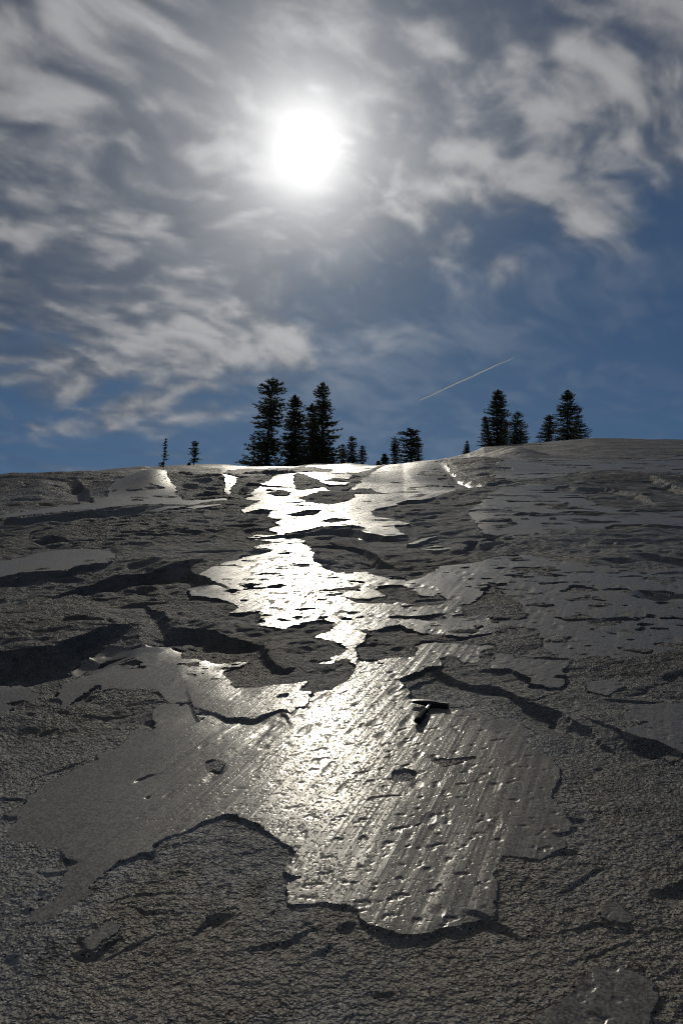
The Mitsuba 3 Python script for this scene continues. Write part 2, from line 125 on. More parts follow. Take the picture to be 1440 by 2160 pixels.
HOLES=[[((0.321),(7.436)),((0.351),(7.6)),((0.451),(7.665)),((0.566),(7.667)),((0.641),(7.413)),((0.685),(7.215)),((0.792),(7.166)),((0.854),(7.234)),((0.899),(7.045)),((0.829),(6.878)),((0.668),(6.843)),((0.521),(6.975)),((0.318),(6.92)),((0.14),(6.946)),((0.008),(7.138)),((0.122),(7.085)),((0.249),(7.092)),((0.383),(7.226))],[((0.994),(6.844)),((1.105),(6.916)),((1.2),(7.096)),((1.303),(7.344)),((1.377),(7.418)),((1.417),(7.319)),((1.45),(7.078)),((1.496),(6.837)),((1.452),(6.614)),((1.465),(6.493)),((1.348),(6.337)),((1.157),(6.341)),((1.188),(6.499)),((0.964),(6.573))],[((0.414),(3.943)),((0.444),(3.921)),((0.498),(3.92)),((0.612),(3.951)),((0.613),(3.931)),((0.512),(3.865)),((0.446),(3.847)),((0.419),(3.887))],[((0.212),(3.776)),((0.241),(3.804)),((0.295),(3.823)),((0.33),(3.785)),((0.319),(3.717)),((0.255),(3.704)),((0.221),(3.717))],[((-0.631),(3.997)),((-0.607),(4.013)),((-0.53),(3.987)),((-0.541),(3.871)),((-0.615),(3.881))],[((-1.495),(5.57)),((-1.462),(5.622)),((-1.401),(5.631)),((-1.308),(5.491)),((-1.3),(5.34)),((-1.42),(5.392))],[((-0.68),(7.65)),((-0.582),(7.757)),((-0.51),(7.692)),((-0.566),(7.545)),((-0.654),(7.566))],[((-1.06),(7.42)),((-0.998),(7.524)),((-0.91),(7.446)),((-0.97),(7.325))],[((-0.389),(6.48)),((-0.337),(6.536)),((-0.297),(6.489)),((-0.338),(6.418))],[((-0.562),(8.806)),((-0.412),(8.877)),((-0.306),(8.779)),((-0.428),(8.682))],[((-1.712),(14.062)),((-1.507),(14.631)),((-1.233),(14.452)),((-1.271),(13.516)),((-1.502),(13.458))],[((-0.947),(13.889)),((-0.677),(14.387)),((-0.373),(14.402)),((-0.486),(13.78)),((-0.762),(13.646))],[((-0.932),(17.54)),((-0.537),(18.157)),((0.0),(19.612)),((0.423),(19.342)),((0.198),(16.806)),((-0.279),(15.763)),((-0.671),(16.248))],[((-1.717),(18.738)),((-1.503),(19.541)),((-1.149),(19.05)),((-1.257),(17.736)),((-1.531),(17.871))],[((2.913),(13.247)),((3.105),(13.367)),((3.094),(12.842)),((2.894),(12.795))],[((3.824),(13.27)),((4.29),(13.501)),((3.969),(12.865)),((3.73),(12.823))],[((3.843),(14.815)),((4.223),(14.918)),((3.831),(13.844)),((3.595),(14.036))],[((-0.37),(12.617)),((-0.116),(13.119)),((0.151),(12.842)),((-0.146),(12.424))]]
LEDGES=[([((-2.851),(7.497)),((-2.69),(7.832)),((-2.496),(8.204)),((-2.184),(8.527)),((-1.847),(8.867)),((-1.679),(9.035)),((-1.511),(8.972))],[0,0.06,0.12,0.17,0.19,0.15,0],1.6),([((-2.973),(5.689)),((-2.353),(5.749)),((-2.184),(5.817)),((-2.044),(5.886)),((-1.959),(6.03)),((-1.878),(6.207)),((-1.755),(6.394)),((-1.605),(6.518)),((-1.567),(6.593))],[0.3,0.3,0.27,0.22,0.16,0.1,0.07,0.04,0],0.9),([((-1.625),(6.968)),((-1.456),(6.683)),((-1.277),(6.293)),((-1.132),(6.195)),((-1.008),(6.194)),((-0.855),(5.999)),((-0.736),(5.879)),((-0.6),(5.855)),((-0.522),(5.67)),((-0.447),(5.435)),((-0.376),(5.316)),((-0.299),(5.286))],[0.02,0.045,0.075,0.085,0.08,0.07,0.05,0.045,0.045,0.04,0.03,0],0.6),([((0.532),(5.231)),((0.606),(5.208)),((0.69),(5.094)),((0.784),(4.968)),((0.906),(4.934)),((0.975),(4.828)),((1.032),(4.712)),((1.099),(4.624)),((1.165),(4.498)),((1.22),(4.372)),((1.269),(4.267)),((1.261),(4.156)),((1.293),(4.067)),((1.347),(3.987)),((1.406),(3.912))],[0,0.015,0.028,0.022,0.028,0.03,0.034,0.04,0.05,0.05,0.03,0.025,0.03,0.02,0],0.5),([((1.381),(4.219)),((1.428),(4.144)),((1.484),(4.111)),((1.517),(4.067)),((1.551),(4.014))],[0.02,0.05,0.05,0.05,0.02],0.35),([((0.118),(10.157)),((0.291),(9.985)),((0.4),(9.536)),((0.452),(9.152)),((0.569),(8.914)),((0.658),(8.605))],[0.03,0.07,0.1,0.12,0.08,0],0.7),([((-0.8),(11.215)),((-0.535),(11.43)),((-0.278),(11.862)),((0.139),(11.897)),((0.452),(11.041)),((0.693),(10.784))],[0.03,0.06,0.07,0.07,0.06,0],0.9),([((-3.902),(7.688)),((-3.415),(8.203)),((-3.31),(8.456)),((-3.147),(8.528)),((-2.889),(8.598)),((-2.798),(8.804)),((-2.605),(8.923)),((-2.532),(9.213))],[0.06,0.06,0.06,0.06,0.06,0.06,0.05,0],1.2),([((-6.056),(11.894)),((-5.676),(13.43)),((-5.481),(14.027)),((-5.185),(14.478)),((-4.884),(15.008)),((-4.406),(15.457)),((-4.099),(15.736)),((-3.665),(15.94))],[0.12,0.12,0.12,0.13,0.13,0.12,0.1,0],2.5),([((-3.378),(17.44)),((-3.421),(18.377)),((-3.307),(19.278)),((-3.018),(19.255)),((-2.605),(18.366)),((-2.444),(17.831))],[0.0,0.2,0.26,0.26,0.2,0],1.8),([((-2.48),(18.406)),((-2.509),(19.725)),((-2.452),(20.511)),((-2.145),(19.096))],[0,0.22,0.22,0],1.5),([((-5.546),(29.171)),((-4.268),(26.821)),((-3.705),(29.013)),((-3.184),(31.888)),((-2.317),(32.486)),((-1.221),(29.357)),((-0.309),(26.014))],[0.1,0.25,0.3,0.32,0.3,0.25,0],5),([((-7.184),(21.678)),((-6.231),(19.451)),((-5.411),(17.367))],[0.1,0.25,0.1],1.0),([((-4.581),(11.652)),((-4.561),(11.809)),((-4.342),(11.687)),((-4.133),(11.367))],[0,0.13,0.13,0],0.9),([((-4.01),(11.07)),((-3.762),(10.917)),((-3.512),(10.506))],[0.05,0.13,0.0],0.9),([((5.284),(18.78)),((5.365),(18.195)),((6.011),(18.259)),((6.186),(17.427)),((6.207),(16.772)),((5.939),(15.41)),((5.753),(14.567))],[0,0.08,0.12,0.12,0.12,0.08,0],2.2),([((8.24),(21.355)),((8.087),(20.349)),((7.852),(19.148)),((7.763),(17.967))],[0,0.07,0.1,0.1],2.0),([((2.751),(8.918)),((2.92),(8.973)),((3.077),(8.974)),((3.171),(8.805)),((3.22),(8.642))],[0,0.07,0.08,0.06,0],0.5),([((2.629),(7.311)),((2.696),(7.256)),((2.759),(7.183)),((2.97),(7.166)),((3.193),(7.114))],[0,0.05,0.06,0.06,0.05],0.3),([((3.312),(9.185)),((3.545),(9.098)),((3.721),(8.896)),((3.98),(8.787))],[0,0.06,0.06,0.05],0.6),([((3.697),(27.643)),((3.751),(24.479)),((3.756),(22.131)),((3.7),(20.135))],[0.05,0.18,0.22,0.1],1.6),([((2.552),(18.358)),((3.223),(19.435)),((3.607),(19.825))],[0,0.12,0.12],1.2),([((1.489),(13.691)),((1.613),(13.715)),((1.691),(13.382))],[0,0.12,0],0.7),([((1.454),(10.175)),((1.593),(10.3)),((1.699),(10.39)),((1.758),(10.079)),((2.013),(10.086))],[0,0.06,0.09,0.08,0],0.8),([((-0.839),(4.786)),((-0.78),(4.622)),((-0.75),(4.658)),((-0.684),(4.622)),((-0.612),(4.518)),((-0.522),(4.525)),((-0.496),(4.485)),((-0.463),(4.498)),((-0.418),(4.552)),((-0.364),(4.58)),((-0.325),(4.602)),((-0.296),(4.602))],[0.004,0.01,0.01,0.01,0.012,0.013,0.013,0.013,0.012,0.01,0.006,0.0],0.3),([((-0.929),(3.811)),((-0.916),(3.859)),((-0.892),(3.893)),((-0.825),(3.907))],[0,0.007,0.007,0],0.05),([((-0.815),(3.662)),((-0.814),(3.683)),((-0.8),(3.683)),((-0.786),(3.661))],[0,0.01,0.01,0],0.03),([((0.482),(2.784)),((0.509),(2.772)),((0.525),(2.749)),((0.535),(2.703)),((0.54),(2.662))],[0.012,0.014,0.012,0.009,0],0.09),([((1.029),(2.931)),((1.062),(2.915)),((1.108),(2.931)),((1.148),(2.968)),((1.195),(3.003))],[0,0.025,0.03,0.03,0.02],0.14),([((0.794),(4.503)),((0.795),(4.201)),((0.854),(4.259))],[0,0,0],0.05),([((-0.462),(2.721)),((-0.441),(2.806)),((-0.399),(2.822)),((-0.338),(2.837))],[0,0.018,0.02,0],0.12),([((0.765),(2.719)),((0.802),(2.753)),((0.825),(2.725)),((0.861),(2.737)),((0.893),(2.752))],[0,0.005,0.006,0.005,0],0.06),([((-0.782),(2.683)),((-0.766),(2.666)),((-0.735),(2.662)),((-0.718),(2.687)),((-0.681),(2.739))],[0.004,0.012,0.012,0.008,0],0.1)]
TREES=[(-5.28, 55.75, -4.91, (23.51), [(0, 0.08, 0.08), (0.07, 0.35, 0.4), (0.18, 0.85, 0.8), (0.31, 0.8, 0.95), (0.44, 0.85, 0.85), (0.54, 0.8, 0.8), (0.63, 0.95, 0.65), (0.79, 1.1, 0.7), (0.87, 1.36, 0.7), (0.96, 1.41, 0.6)], 0.75, 'tall dark pine with a rounded bushy top, leftmost of the four tallest trees'), (-3.46, 57.57, -3.4, (22.82), [(0, 0.05, 0.05), (0.1, 0.36, 0.31), (0.2, 0.47, 0.41), (0.3, 0.62, 0.62), (0.37, 0.62, 0.83), (0.48, 0.62, 0.78), (0.58, 0.78, 0.72), (0.7, 0.72, 0.83), (0.85, 0.83, 0.93), (1, 0.93, 0.93)], 1.1, 'slender spire shaped conifer in the tall cluster, second from its left end'), (-2.19, 61.7, -2.29, (23.55), [(0, 0.11, 0.11), (0.1, 0.5, 0.28), (0.25, 0.44, 0.33), (0.45, 0.5, 0.44), (0.7, 0.66, 0.55), (1, 0.77, 0.66)], 1.2, "blunt topped conifer pressed against the left side of the cluster's rightmost tall tree"), (-1.47, 59.54, -1.44, (24.57), [(0, 0.05, 0.05), (0.08, 0.37, 0.37), (0.2, 0.53, 0.43), (0.3, 0.43, 0.53), (0.42, 0.59, 0.53), (0.5, 0.64, 0.75), (0.58, 0.75, 1.07), (0.62, 0.75, 1.12), (0.75, 0.75, 0.64), (0.82, 0.85, 1.28), (0.92, 0.85, 1.17), (1, 0.64, 0.64)], 1.0, 'tall pointed conifer with long low right boughs, rightmost of the four tallest trees'), (0.11, 64.89, 0.11, (21.16), [(0, 0.06, 0.06), (0.2, 0.29, 0.23), (0.5, 0.29, 0.29), (1, 0.35, 0.35)], 0.7, 'small thin conifer just right of the tall tree cluster'), (0.81, 63.84, 0.84, (21.56), [(0, 0.06, 0.06), (0.2, 0.29, 0.34), (0.45, 0.34, 0.4), (0.7, 0.52, 0.46), (1, 0.69, 0.52)], 1.0, 'small dense conifer, middle and tallest of the three small ones right of the tall cluster'), (1.63, 62.91, 1.66, (20.47), [(0, 0.05, 0.05), (0.2, 0.2, 0.2), (0.5, 0.34, 0.32), (0.6, 0.32, 0.39), (0.8, 0.28, 0.23), (1, 0.17, 0.14)], 0.7, 'small airy conifer, rightmost of the three small ones right of the tall cluster'), (2.73, 58.54, 2.73, (17.92), [(0, 0.05, 0.05), (0.5, 0.15, 0.15), (1, 0.19, 0.19)], 1.0, 'tiny dark conifer seedling, lowest of the small group in the central dip'), (3.05, 56.58, 3.06, (17.97), [(0, 0.04, 0.04), (0.4, 0.22, 0.28), (0.7, 0.3, 0.3), (1, 0.36, 0.3)], 1.2, 'very small pointed conifer left of the round topped tree in the dip'), (3.91, 58.17, 3.94, (19.7), [(0, 0.16, 0.16), (0.15, 0.26, 0.26), (0.4, 0.31, 0.37), (0.7, 0.26, 0.37), (1, 0.42, 0.42)], 1.0, 'narrow column shaped conifer touching the left side of the round topped tree'), (5.07, 58.53, 5.19, (20.48), [(0, 0.08, 0.08), (0.05, 0.21, 0.19), (0.12, 0.51, 0.4), (0.24, 0.82, 0.58), (0.38, 0.79, 0.68), (0.6, 0.63, 0.42), (0.8, 0.63, 0.21), (1, 0.63, 0.21)], 1.4, 'dark broad round topped conifer in the dip of the crest'), (5.88, 60.97, 5.86, (20.62), [(0, 0.11, 0.16), (0.3, 0.33, 0.27), (0.6, 0.33, 0.33), (0.8, 0.27, 0.31), (1, 0.22, 0.33)], 1.1, 'conifer hugging the right side of the round topped tree in the dip'), (12.06, 76.38, 12.13, (24.97), [(0, 0.05, 0.05), (0.3, 0.17, 0.17), (0.7, 0.28, 0.25), (1, 0.4, 0.28)], 1.0, 'lone tiny pointed conifer halfway between the dip and the right hand crest trees'), (15.83, 84.38, 15.35, (30.17), [(0, 0.15, 0.15), (0.2, 0.38, 0.31), (0.5, 0.57, 0.25), (0.7, 0.69, 0.38), (0.85, 1.01, 0.38), (1, 0.5, 0.25)], 0.75, 'thin conifer leaning to the left, at the left end of the right hand crest group'), (16.78, 85.66, 17.17, (33.74), [(0, 0.06, 0.06), (0.12, 0.49, 0.58), (0.25, 0.58, 0.7), (0.38, 1.02, 0.9), (0.44, 1.09, 1.22), (0.55, 0.83, 1.02), (0.65, 0.77, 1.09), (0.8, 0.77, 0.77), (1, 0.38, 0.64)], 1.0, 'tallest conifer of the left half of the right hand crest group, beside the leaning one'), (18.57, 90.32, 18.73, (30.82), [(0, 0.27, 0.27), (0.3, 0.61, 0.61), (0.7, 0.81, 0.81), (1, 0.68, 0.81)], 1.1, 'low bushy conifer between two taller trees on the right hand crest'), (19.6, 89.0, 19.94, (32.32), [(0, 0.07, 0.07), (0.2, 0.47, 0.53), (0.38, 0.8, 0.8), (0.5, 0.6, 1.0), (0.6, 0.74, 1.14), (0.75, 0.67, 1.14), (0.9, 0.74, 1.2), (1, 0.33, 0.27)], 0.8, 'open conifer with see through layered boughs, standing free right of the bushy one'), (25.16, 96.62, 25.57, (34.46), [(0, 0.15, 0.15), (0.15, 0.51, 0.51), (0.25, 0.44, 0.81), (0.45, 0.88, 0.88), (0.7, 0.95, 0.44), (0.9, 1.24, 0.44), (1, 1.32, 0.29)], 0.85, 'medium conifer with a low spreading left side, second from the right end cluster'), (29.27, 102.87, 29.8, (40.22), [(0, 0.08, 0.08), (0.1, 0.55, 0.55), (0.25, 0.78, 0.94), (0.4, 1.02, 1.18), (0.45, 1.02, 1.41), (0.6, 1.18, 0.94), (0.8, 1.57, 0.94), (1, 1.26, 0.94)], 1.1, 'tall pointed conifer, tallest of the trees farthest right on the crest'), (31.81, 107.28, 32.2, (38.05), [(0, 0.25, 0.49), (0.2, 0.41, 0.74), (0.4, 0.41, 0.9), (0.65, 0.66, 1.48), (0.75, 0.66, 1.64), (0.9, 0.49, 1.31), (1, 0.33, 0.98)], 0.9, 'conifer with boughs reaching right, last tree on the right end of the crest'), (-10.67, 47.69, -10.57, (16.41), [(0, 0.05, 0.07), (0.1, 0.06, 0.11), (0.16, 0.03, 0.04), (0.25, 0.16, 0.11), (0.35, 0.09, 0.1), (0.4, 0.02, 0.02), (0.48, 0.09, 0.19), (0.53, 0.02, 0.03), (0.58, 0.14, 0.24), (0.62, 0.02, 0.03), (0.68, 0.04, 0.21), (0.73, 0.01, 0.02), (0.76, 0.0, 0.0), (0.8, 0.18, 0.0), (0.86, 0.27, 0.0), (0.91, 0.18, 0.0), (0.94, 0.0, 0.0), (1, 0.0, 0.0)], 0.8, 'spindly nearly bare pine, leftmost tree on the crest'), (-9.12, 49.08, -9.05, (16.64), [(0, 0.05, 0.05), (0.12, 0.18, 0.15), (0.25, 0.22, 0.18), (0.35, 0.29, 0.2), (0.5, 0.26, 0.26), (0.56, 0.08, 0.11), (0.62, 0.07, 0.07), (0.7, 0.27, 0.35), (0.77, 0.22, 0.22), (0.82, 0.0, 0.0), (1, 0.0, 0.0)], 1.0, 'small lollipop shaped pine with a bare lower trunk, second from the left on the crest'), (-9.38, 48.98, -9.36, (15.19), [(0, 0.02, 0.02), (0.5, 0.07, 0.07), (1, 0.15, 0.15)], 0.8, 'tiny seedling at the foot of the second tree from the left')]
HAMMER=((0.483), (4.588), (0.387), (4.333))
CONTRAIL=[(2492, 25092, 9000), (4822, 21564, 9000)]

M0 = math.tan(math.radians(18.7))


def grad2(x, y, seed):
    """Gradient noise, about -0.7 to 0.7."""
    xi, yi = np.floor(x).astype(np.int64), np.floor(y).astype(np.int64)
    xf, yf = x - xi, y - yi
    rng = np.random.RandomState(seed)
    perm = rng.permutation(512)
    ang = rng.rand(512) * 2 * np.pi
    gx, gy = np.cos(ang), np.sin(ang)

    def corner(a, b):
        h = perm[(perm[(xi + a) & 511] + yi + b) & 511]
        return gx[h] * (xf - a) + gy[h] * (yf - b)
    u, v = xf * xf * xf * (xf * (xf * 6 - 15) + 10), yf * yf * yf * (yf * (yf * 6 - 15) + 10)
    lo = corner(0, 0) * (1 - u) + corner(1, 0) * u
    hi = corner(0, 1) * (1 - u) + corner(1, 1) * u
    return lo * (1 - v) + hi * v


CREST = np.sqrt(EYE / np.array(KK))             # distance of the skyline in the directions KA


def base_height(x, y):
    r, az = np.hypot(x, y), np.arctan2(x, y)
    k, rc = np.interp(az, KA, KK), np.interp(az, KA, CREST) * 1.4
    near = M0 * y - k * r * r
    far = M0 * y * (rc / np.maximum(r, 1e-6)) - k * rc * rc + np.minimum(r - rc, 30) * 0.06 - np.maximum(r - rc - 30, 0) * 0.02      # past the crest the dome goes over into nearly level ground
    z = np.where(r < rc, near, far)
    back = (np.cos(az) < 0) & (r > 25)
    return np.where(back, M0 * y * np.minimum(1, 25 / np.maximum(r, 1e-6)) - k * 625.0, z)


# a fan of columns and rows round the viewer's feet, finer where the rock is near
az_f = np.radians(np.arange(-26.0, 26.001, 0.088))
az_m = np.radians(np.arange(26.4, 70.1, 0.75))
az_b = np.radians(np.arange(75, 180.1, 7.0))
AZ = np.concatenate([-az_b[::-1], -az_m[::-1], az_f, az_m, az_b])
rows = [0.12]
while rows[-1] < 1.9:
    rows.append(rows[-1] + 0.05)
while rows[-1] < 112:
    r_ = rows[-1]
    rows.append(r_ + r_ * np.interp(r_, [2, 4, 10, 30, 60, 112], [0.0016, 0.0019, 0.0027, 0.0035, 0.0048, 0.008]))
while rows[-1] < 3000:
    rows.append(rows[-1] * 1.08)
R = np.array(rows)
RR, AA = np.meshgrid(R, AZ, indexing='ij')
X, Y = RR * np.sin(AA), RR * np.cos(AA)
nr, nc = X.shape
cell = np.maximum(np.gradient(R)[:, None], 0.0) * np.ones_like(X)
cell = np.maximum(cell, RR * np.gradient(AZ)[None, :])


def octave(wave, seed, ax=1.0, rot=0.0, x=None, y=None):
    """One octave of relief with the given wavelength, left out where the mesh is too coarse for it."""
    x = X if x is None else x
    y = Y if y is None else y
    c, s = math.cos(rot), math.sin(rot)
    g = grad2((x * c + y * s) / (wave * ax) + seed * 3.7, (-x * s + y * c) / wave + seed * 1.3, seed)
    return g * sstep(1.8, 3.5, wave / cell)


# outlines: a ragged edge comes from displacing the point that is looked up
jag = [octave(w, 100 + i, 1.0) * a for i, (w, a) in enumerate([(0.04, 0.010), (0.10, 0.022), (0.28, 0.060), (0.8, 0.14), (2.2, 0.26)])]
jag2 = [octave(w, 120 + i, 1.0) * a for i, (w, a) in enumerate([(0.04, 0.010), (0.10, 0.022), (0.28, 0.060), (0.8, 0.14), (2.2, 0.26)])]
grow = np.clip(RR / 6.0, 0.35, 2.5)
lim = [np.clip(RR / 3.5, 0, 1), np.clip(RR / 5, .2, 1), np.clip((RR - 4) / 8, .0, 1), np.clip((RR - 9) / 14, 0, 1), np.clip((RR - 16) / 20, 0, 1)]
XJ = X + sum(j * l for j, l in zip(jag, lim))
YJ = Y + sum(j * l for j, l in zip(jag2, lim)) * np.clip(RR / 8, 1, 3)

import shapely
front = (np.abs(AA) < 0.62) & (RR > 2.0) & (RR < 115)
idx = np.nonzero(front.ravel())[0]
xf, yf = XJ.ravel()[idx], YJ.ravel()[idx]


def inside(poly, pad=0.0):
    g = shapely.Polygon(poly).buffer(pad)
    shapely.prepare(g)
    x0, y0, x1, y1 = g.bounds
    m = (xf > x0) & (xf < x1) & (yf > y0) & (yf < y1)
    j = np.nonzero(m)[0]
    m[j] = shapely.contains_xy(g, xf[j], yf[j])
    return m


PID = np.zeros(nr * nc, np.int32)
names = list(PLATES)
for i, nme in enumerate(names):
    PID[idx[inside(PLATES[nme])]] = i + 1
for h in HOLES:
    PID[idx[inside(h)]] = 0
# the polish has also flaked off in many small lens-shaped chips, most of all on the right
PIDg = PID.reshape(nr, nc)
chip = np.zeros_like(X)
for w, s_, lo_, hi_ in ((0.16, 201, 4.5, 12), (0.34, 202, 6.0, 20), (0.8, 203, 10, 34), (1.7, 204, 18, 60)):
    g = octave(w, s_, 2.0, 0.1) + 0.4 * octave(w * 0.4, s_ + 50, 1.6, 0.1)
    dens_ = np.interp(np.degrees(AA) - 8 * np.clip((9 - RR) / 4, 0, 1), [-25, -5, 4, 10, 25], [0.48, 0.46, 0.44, 0.33, 0.32])
    chip = np.maximum(chip, (g > dens_) * (RR > lo_) * (RR < hi_))
PIDg[(chip > 0) & (PIDg != 1 + names.index('A'))] = 0

from scipy.ndimage import distance_transform_edt
gap = distance_transform_edt(PIDg > 0) * np.minimum(cell, 0.2)
flake = octave(.05, 211, 1.4) + .8 * octave(.12, 212, 1.4) + .5 * octave(.024, 213) + .5 * octave(.3, 214)
PIDg[flake > 0.12 + gap / (0.030 * np.clip(RR / 3.5, .6, 2.5))] = 0
fleck = octave(.10, 215, 1.8, .1) + .6 * octave(.045, 216, 1.6) + .5 * octave(.5, 217)           # little missing flecks
PIDg[(fleck > np.interp(AA, np.radians([-14, -6, 5, 20]), [.75, .54, .51, .52])) & (RR > 5.2)] = 0

# ---- relief
large = 0.040 * octave(3.2, 1, 1.6, 0.2) * np.clip(RR / 8, .3, 2.5) + 0.13 * octave(8, 2, 1.8, 0.1) * np.clip((RR - 9) / 18, 0, 1) * 1.6 \
    + 0.012 * octave(1.3, 3, 1.3, 0.3) * np.clip((RR - 4) / 4, .4, 2.5) + 0.3 * octave(19, 4, 1.6) * np.clip((RR - 18) / 20, 0, 1) 
FOL = FOL_ = 0.22
rough = np.zeros_like(X)
far_ = np.clip((RR - 3) / 7, 0, 1)
soft = 0.5 + octave(1.1, 90, 1.5) + 0.5 * octave(.4, 91)              # where the rock is rougher or smoother
rug = np.clip(0.75 + 0.9 * octave(2.6, 92, 1.5) + 0.35 * sstep(0.5, -1.0, X), .35, 1.4)
for w, a, sd, ax, gain in ((4.5, .042, 11, 2.2, 1.6), (2.1, .038, 12, 2.4, 2.2), (1.0, .030, 13, 2.2, 2.3), (0.5, .017, 14, 2.2, 2.8), (0.24, .0080, 15, 1.8, 5.0),
                           (0.12, .0046, 16, 2.0, 5.0), (0.065, .0034, 17, 1.9, 5.0), (0.036, .0040, 18, 1.6, 2.4), (0.020, .0036, 19, 1.3, 1.2)):
    g = octave(w, sd, ax, FOL)
    if w in (2.1, 0.5):
        g = 0.3 - 1.25 * np.abs(g)
    if w > 0.8:
        g = g * np.clip((RR - 1.5 * w) / (2.5 * w), 0, 1)
    if w < 0.3:
        g = g * np.clip(0.30 + 1.3 * soft, 0.22, 1.8)
    rough += a * g * (1 + (gain - 1) * far_ * (rug if w < .3 else 1))
q = 0.014 * np.clip(RR / 4, 1, 5)                       # the rock parts in thin sheets: break the relief into low treads here and there
fr = rough / q + 0.7 * octave(0.5, 31, 2.2, FOL) + 0.4 * octave(0.12, 32, 2, FOL)
tread = (np.floor(fr) + sstep(0.0, 0.4, fr - np.floor(fr))) * q
part = (0.10 + 0.42 * far_) * sstep(-.15, .25, octave(.7, 33, 1.6) + .4 * octave(.25, 34))
rough = rough * (1 - part) + tread * part
hollow = octave(0.10, 35, 1.9, FOL) + 0.6 * octave(0.05, 36, 1.5, FOL) + 0.3 * octave(.4, 37)          # small dark hollows
rough -= 0.015 * np.clip(RR / 5, .8, 2.5) * sstep(0.52, 0.76, hollow)
hollow = octave(0.42, 38, 2.6, FOL) + 0.5 * octave(0.17, 39, 2.0, FOL)
rough -= 0.030 * np.clip(RR / 6, .6, 3) * sstep(0.40, 0.62, hollow) * sstep(2.5, 5, RR)
top = 0.04 * np.clip(RR / 6, .35, 4)
rough = np.where(rough > 0, top * np.tanh(rough / top), rough) - (0.006 + 0.012 * np.clip(.5 + octave(.45, 80) + .5 * octave(.15, 81), 0, 1.2)) * np.clip(RR / 5, .75, 1.8)

for bx_, by_, rx_, ry_, hh_ in HUMPS:
    large = large + hh_ * np.exp(-((X - bx_) / rx_) ** 2 - ((Y - by_) / ry_) ** 2)

# striae and chatter marks on the polish
u, v = X * SX - Y * SY, X * SY + Y * SX
def groove(wave, seed, run):
    """Long grooves with narrow crests between them."""
    g = octave(wave, seed, 0.9, 0, u, v * run)
    return 0.25 - 1.2 * np.abs(g) ** 0.8


stria = 0.0036 * groove(0.085, 41, 0.035) + 0.0032 * octave(0.15, 42, 0.9, 0, u, v * 0.04) + 0.0012 * octave(0.034, 43, .9, 0, u, v * 0.03)
stria = stria * (0.35 + 0.65 * sstep(-0.15, 0.35, octave(0.9, 44, 1.0, 0.4))) * np.interp(np.degrees(AA), [-14, -4, 3, 25], [.15, .5, 1.0, .8])
polish = stria + 0.0034 * octave(0.35, 45) + 0.0005 * octave(0.14, 46) + 0.0004 * octave(0.05, 47)
pit = octave(0.05, 48, 1.4, 0.3) + 0.5 * octave(0.025, 49)
polish -= 0.0035 * sstep(0.28, 0.5, pit) * np.interp(np.degrees(AA), [-14, -6, 2, 25], [0, .4, 1, .8])
rng = np.random.RandomState(5)
Zp = np.zeros_like(X)
nd = 0
for nme, cnt in (('A', 130), ('B', 200)):
    g = shapely.Polygon(PLATES[nme])
    x0, y0, x1, y1 = g.bounds
    while cnt > 0:
        a_, b_ = rng.uniform(x0, x1), rng.uniform(y0, y1)
        if not g.contains(shapely.Point(a_, b_)) or (math.degrees(math.atan2(a_, b_)) < -7 and rng.rand() < .85):
            continue
        cnt -= 1
        size = 0.009 + 0.03 * rng.rand() ** 2.8 + 0.012 * (b_ > 5.6)
        dep = size * rng.uniform(0.08, 0.17)
        rr_ = math.hypot(a_, b_)
        i0, i1 = np.searchsorted(R, [rr_ - 5 * size, rr_ + 5 * size])
        j0, j1 = np.searchsorted(AZ, [math.atan2(a_, b_) - 3.5 * size / rr_, math.atan2(a_, b_) + 3.5 * size / rr_])
        sl = np.s_[i0:i1, j0:j1]
        du = ((X[sl] - a_) * SX - (Y[sl] - b_) * SY) / size
        dv = ((X[sl] - a_) * SY + (Y[sl] - b_) * SX) / (size * rng.uniform(1.3, 3.2))
        w_ = np.clip(1 - du ** 2 - np.where(dv < 0, (dv * 2.2) ** 2, dv ** 2 * 0.6), 0, 1)
        Zp[sl] = np.minimum(Zp[sl], -dep * w_ ** 0.8)
polish += Zp

plate_m = (PID > 0)
# ledges: the rock breaks down towards the viewer along a line and rises again over the distance L
ledge = np.zeros(nr * nc)
xr, yr = X.ravel(), Y.ravel()
calm = np.clip((26 - RR) / 14, .25, 1)
wx = xr + ((jag[1] * .8 + jag[2] * .7 + jag[0]) * calm).ravel()
wy = yr + ((jag2[1] * .8 + jag2[2] * .7 + jag2[0]) * calm).ravel() + (octave(.9, 71) * .06 * np.clip((RR - 3) / 6, 0, 1.5)).ravel()
lumps, lumps2 = (octave(.55, 72) * calm ** 1.5 + .6 * octave(.22, 73) * calm ** 2 + .6 * octave(2.4, 75)).ravel(), np.clip(.5 + octave(.4, 74), .1, 1.2).ravel()
